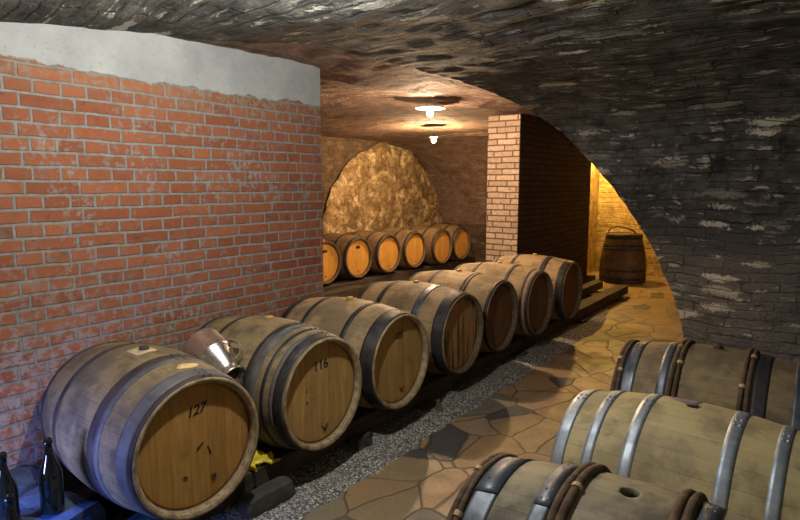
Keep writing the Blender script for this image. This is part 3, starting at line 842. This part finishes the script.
# concrete block and wedge between rack and gravel
def lump(name, c, size, mat, label, cat, seed, sub=3, group=None, rz=0.0, amp=.18):
    bm = bmesh.new(); bmesh.ops.create_cube(bm, size=1.0)
    bmesh.ops.subdivide_edges(bm, edges=bm.edges, cuts=7, use_grid_fill=True)
    for v in bm.verts:
        p = v.co.copy(); rr = max(abs(p.x), abs(p.y), abs(p.z)); sph = p.normalized() * .62
        v.co = p.lerp(sph, .32)
        v.co += v.co.normalized() * amp * (nz(v.co, 1.9, seed) * .7 + nz(v.co, 5, seed) * .3)
    R3 = Matrix.Rotation(rz, 3, 'Z')
    for v in bm.verts: v.co = R3 @ Vector((v.co.x * size[0], v.co.y * size[1], v.co.z * size[2]))
    zmin = min(v.co.z for v in bm.verts)
    for v in bm.verts: v.co.z -= zmin
    o = bmobj(name, bm, mat, smooth=False, loc=c); tag(o, label, cat, group); return o
lump('stone_block', (-2.17, 1.84, -.01), (.10, .30, .10), M['concrete'], 'grey concrete block leaning on the rack rail between the 127 and 116 barrels', 'block', 3, amp=.06)
lump('wedge', (-2.19, 2.60, .0), (.06, .14, .09), M['concrete'], 'small dark grey stone wedge on the gravel between the 116 and 105 barrels', 'wedge', 9)

# wooden chock
def chock(loc, rz, label):
    bm = bmesh.new()
    vs_ = [bm.verts.new(p) for p in ((-.03, -.02, 0), (.03, -.02, 0), (.03, .02, 0), (-.03, .02, 0), (-.012, -.008, .085), (.008, -.008, .09), (.008, .012, .085), (-.012, .012, .08))]
    for f in ((3, 2, 1, 0), (4, 5, 6, 7), (0, 1, 5, 4), (1, 2, 6, 5), (2, 3, 7, 6), (3, 0, 4, 7)): bm.faces.new([vs_[i] for i in f])
    bmesh.ops.bevel(bm, geom=bm.edges[:], offset=.003, segments=1, affect='EDGES')
    o = bmobj('wooden_wedge', bm, M['chime_dark'], loc=loc); o.rotation_euler = (0, 0, rz); tag(o, label, 'wedge'); return o
chock((-2.13, 3.38, .012), .5, 'small upright wooden wedge on the gravel edge under the streaked-head barrel')

# stones under the bottles
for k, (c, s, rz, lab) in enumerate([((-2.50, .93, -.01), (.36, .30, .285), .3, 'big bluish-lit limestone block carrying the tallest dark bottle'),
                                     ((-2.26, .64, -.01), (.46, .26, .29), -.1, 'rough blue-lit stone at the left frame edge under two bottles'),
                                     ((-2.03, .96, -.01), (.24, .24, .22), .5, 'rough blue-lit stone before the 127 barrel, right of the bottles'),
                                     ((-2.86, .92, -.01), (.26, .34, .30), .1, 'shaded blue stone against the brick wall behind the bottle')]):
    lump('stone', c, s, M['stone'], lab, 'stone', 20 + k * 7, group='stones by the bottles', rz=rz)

# ------------------------------------------------------------------ bottles
def bottle_mesh():
    prof = [(0, .018), (.02, .012), (.034, .0), (.041, .004), (.042, .012), (.042, .135), (.041, .155), (.036, .178), (.027, .203), (.0185, .228), (.0145, .25), (.0138, .282), (.0165, .283), (.0168, .291), (.0150, .292), (.0145, .300), (.0105, .3005), (.0095, .285)]
    return lathe_mesh('bottle_glass', prof, 40, 'Z')
BM_ = bottle_mesh()
def bottle(loc, label, s=1.0):
    t = empty('wine_bottle', (loc[0], loc[1], top_z(loc[0], loc[1]) - .002)); tag(t, label, 'bottle', 'dark bottles at the left edge'); t.scale = (s, s, s)
    me = BM_.copy(); me.materials.append(M['glass']); o = link('glass_body', me, None, t)
    rg = lathe_mesh('lip_ring', [(.0140, .280), (.0172, .2815), (.0174, .288), (.0150, .2895)], 32, 'Z', True)
    link('lip_ring', rg, M['glass'], t)
    return t
stones = [o for o in COL.objects if o.name.startswith('stone') and o.name != 'stone_block']
bpy.context.view_layer.update()
def top_z(x, y, r=.03):
    best = 0
    for dx, dy in ((0, 0), (r, 0), (-r, 0), (0, r), (0, -r)):
        for o in stones:
            ok, loc, nn, i = o.ray_cast(Vector((x + dx, y + dy, 2)) - o.location, Vector((0, 0, -1)))
            if ok: best = max(best, loc.z + o.location.z)
    return best
bottle((-2.415, .955, .302), 'tallest-looking dark glass bottle standing close to the 127 barrel')
bottle((-2.43, .80, .292), 'dark glass bottle cut by the left frame edge, the rear one', 1.0)
bottle((-2.17, .725, .262), 'small dark bottle in the bottom left corner, in front of the others', .9)

# ------------------------------------------------------------------ stainless can lying between two barrels
def steel_can():
    # axis along local Z (mouth up); tipped over afterwards
    t = empty('steel_can', (0, 0, 0)); tag(t, 'shiny stainless steel topping can lying between the 127 and 116 barrels', 'can')
    prof = [(0, .0), (.074, .0), (.080, .004), (.081, .012), (.081, .10), (.083, .104), (.083, .112), (.080, .116), (.072, .145), (.055, .190), (.046, .208), (.045, .222), (.052, .240), (.054, .243), (.051, .244),
            (.042, .224), (.043, .206), (.052, .188), (.069, .143), (.077, .112), (.078, .012), (.07, .006), (0, .006)]
    me = lathe_mesh('can_body', prof, 56, 'Z'); link('can_body', me, M['inox'], t)
    rim = lathe_mesh('rim', [(.0505, .238), (.0555, .239), (.0565, .244), (.0545, .249), (.0505, .248)], 48, 'Z', True); link('rim', rim, M['inox'], t)
    ins = lathe_mesh('inside', [(.0415, .225), (.0425, .206), (.0505, .188), (.067, .143), (.07, .02), (0, .015)], 40, 'Z'); link('dark_interior', ins, M['inox_in'], t)
    bm = bmesh.new()
    pts = [(.082, 0, .09), (.10, 0, .10), (.108, 0, .13), (.10, 0, .165), (.078, 0, .185), (.055, 0, .19)]
    wdt = .014
    vv = []
    for i, p in enumerate(pts):
        p = Vector(p); d = (Vector(pts[min(i + 1, 5)]) - Vector(pts[max(i - 1, 0)])).normalized(); nrm = Vector((d.z, 0, -d.x)) * .0025
        vv.append([bm.verts.new(p + Vector((0, sy * wdt, 0)) + nrm * sn) for sy, sn in ((-1, -1), (1, -1), (1, 1), (-1, 1))])
    for i in range(5):
        for j in range(4): bm.faces.new((vv[i][j], vv[i][(j + 1) % 4], vv[i + 1][(j + 1) % 4], vv[i + 1][j]))
    bm.faces.new(vv[0]); bm.faces.new(vv[-1][::-1])
    bmobj('handle', bm, M['inox'], t)
    sp = tube_mesh('spigot', [(-.03, .03, .243), (-.052, .04, .25), (-.062, .045, .258)], .006, 8); link('pouring_lug', sp, M['inox'], t)
    return t
can = steel_can()
A = Vector((-2.66, 1.835, .762)); Bm = Vector((-2.46, 1.825, .668))
CAN_AX = (Bm - A).normalized()
hx = Vector((.45, .75, .55)); hx = (hx - CAN_AX * hx.dot(CAN_AX)).normalized()
can.rotation_euler = Matrix((hx, CAN_AX.cross(hx), CAN_AX)).transposed().to_euler()
can.location = A; can.scale = (1.27, 1.27, 1.27)

# yellow film scrap between the barrels
def crumple(name, loc, size, mat, label, cat, seed, rot=(0, 0, 0)):
    n = 18; verts = []; faces = []
    for i in range(n + 1):
        for j in range(n + 1):
            u, v = i / n - .5, j / n - .5
            x = u * size[0] + .3 * size[0] * nz((u, v, 0), 3, seed); y = v * size[1] + .3 * size[1] * nz((u, v, 0), 3, seed + 4)
            z = size[2] * (.55 + .75 * nz((u, v, 0), 4.5, seed + 8) + .4 * nz((u, v, 0), 9, seed)) * (1 - (2 * max(abs(u), abs(v))) ** 3 * .6)
            verts.append((x, y, z))
    zm = min(v[2] for v in verts); verts = [(x, y, z - zm) for x, y, z in verts]
    for i in range(n):
        for j in range(n):
            a = i * (n + 1) + j; faces.append((a, a + n + 1, a + n + 2, a + 1))
    o = link(name, pymesh(name, verts, faces, None, True), mat, None, loc); o.rotation_euler = rot
    md = o.modifiers.new('thickness', 'SOLIDIFY'); md.thickness = .002
    tag(o, label, cat); return o
crumple('plastic_film', (-2.32, 1.90, zt), (.14, .2, .07), M['yellow'], 'crumpled yellow plastic film on the rail between the 127 and 116 barrels', 'plastic', 3)

# reddish rag on the leftmost rear barrel
crumple('rag', (-5.72, 5.95, ZB + RH - .008), (.12, .14, .05), M['red'], 'small crumpled reddish rag on top of the leftmost rear barrel', 'rag', 12)

# ------------------------------------------------------------------ upright tun in the back
def tun():
    t = empty('upright_tun', (-2.74, 10.12, .0)); tag(t, 'dark upright wooden tun standing on flagstones before the yellow stone wall', 'tun')
    Ht = .80
    def R(z): 
        u = z / Ht; return .335 + .05 * math.sin(min(1, max(0, u * .9 + .18)) * PI) - .05 * u
    prof = [(R(0) - .03, .0), (R(0), .0)] + [(R(z), z) for z in [Ht * k / 16 for k in range(1, 17)]] + [(R(Ht) - .028, Ht), (R(Ht) - .03, Ht - .05), (R(.3) - .03, .3), (R(0) - .03, .03)]
    me = lathe_mesh('staves', prof, 96, 'Z', True, 28)
    link('staves', me, M['tun'], t)
    l = lathe_mesh('lid', [(0, Ht - .035), (R(Ht) - .029, Ht - .035), (R(Ht) - .029, Ht - .012), (0, Ht - .012)], 64, 'Z'); link('lid', l, M['rail'], t)
    for z0, z1 in ((.05, .09), (.19, .22), (.54, .575), (.60, .63), (.72, .79)):
        ks = [z0 + (z1 - z0) * q / 3 for q in range(4)]
        me = lathe_mesh('hoop', [(R(z) - .002, z) for z in ks] + [(R(z) + .004, z) for z in reversed(ks)], 72, 'Z', True); link('hoop', me, M['steel_dark'], t)
    return t
tun()
pts = [(-2.95, 10.0, .86 + .0), (-2.96, 10.02, .90)]
arc = []
for k in range(25):
    a = PI * k / 24
    arc.append((-2.70 - .22 * math.cos(a) - .05, 10.02 + .08 * math.sin(2 * a), .81 + .12 * math.sin(a) ** .7 * (1 - .35 * k / 24)))
o = link('hose', tube_mesh('hose', arc, .011, 8), M['rail']); tag(o, 'thin brown hose arching over the lid of the upright tun', 'hose')
# low timbers beside the tun
beam('timber', (-3.42, 9.55, -.01), (-3.05, 9.68, .12), M['rail_x'], 'short dark timber on the floor left of the upright tun', 'timber', None, 4)

# ------------------------------------------------------------------ hanging bulbs
def bulb(loc, ztop, energy, color, label, r=.03, shade=.145):
    t = empty('hanging_lamp', loc); tag(t, label, 'lamp')
    n = m_emit('lit_bulb_glass', color, energy)
    g = lathe_mesh('bulb_glass', [(0, -r * 1.1), (r * .6, -r * .85), (r, -r * .1), (r * .85, r * .55), (r * .42, r * 1.2)], 16, 'Z'); link('bulb_glass', g, n, t)
    s = lathe_mesh('socket', [(.016, r * 1.15), (.019, r * 1.2), (.019, r * 1.2 + .03), (.008, r * 1.2 + .04)], 20, 'Z'); link('socket', s, M['socket'], t)
    if shade:
        z0 = r * 1.2 + .012
        d = lathe_mesh('lamp_shade', [(.017, z0 + .012), (shade, z0), (shade + .002, z0 - .003), (shade - .002, z0 - .002), (.017, z0 + .008)], 48, 'Z', True); link('lamp_shade', d, M['shade'], t)
    c = tube_mesh('cord', [(0, 0, r * 1.2 + .035), (0.002, 0, (ztop - loc[2]) * .7), (0, 0, ztop - loc[2])], .003, 6); link('cord', c, M['socket'], t)
    return t
bulb(NEAR_BULB, 2.66, NEAR_E, NEAR_C, 'bare white bulb hanging just above the top frame edge over the 116 barrel', .035, 0)
bulb(MID_BULB, 2.50, MID_E, MID_C, 'bright hanging bulb with a round shade that casts a dark disc on the ceiling')
bulb(FAR_BULB, 2.52, FAR_E, FAR_C, 'smaller farther hanging bulb before the yellow arched rubble wall', .032, .06)
bulb(BACK_BULB, 2.46, BACK_E, BACK_C, 'amber bulb hidden behind the brick pier that lights the upright tun', .032, 0)
bulb(SIDE_FILL, 2.2, SIDE_E, SIDE_C, 'added unseen fill bulb behind the camera over the right foreground barrels', .035, 0)
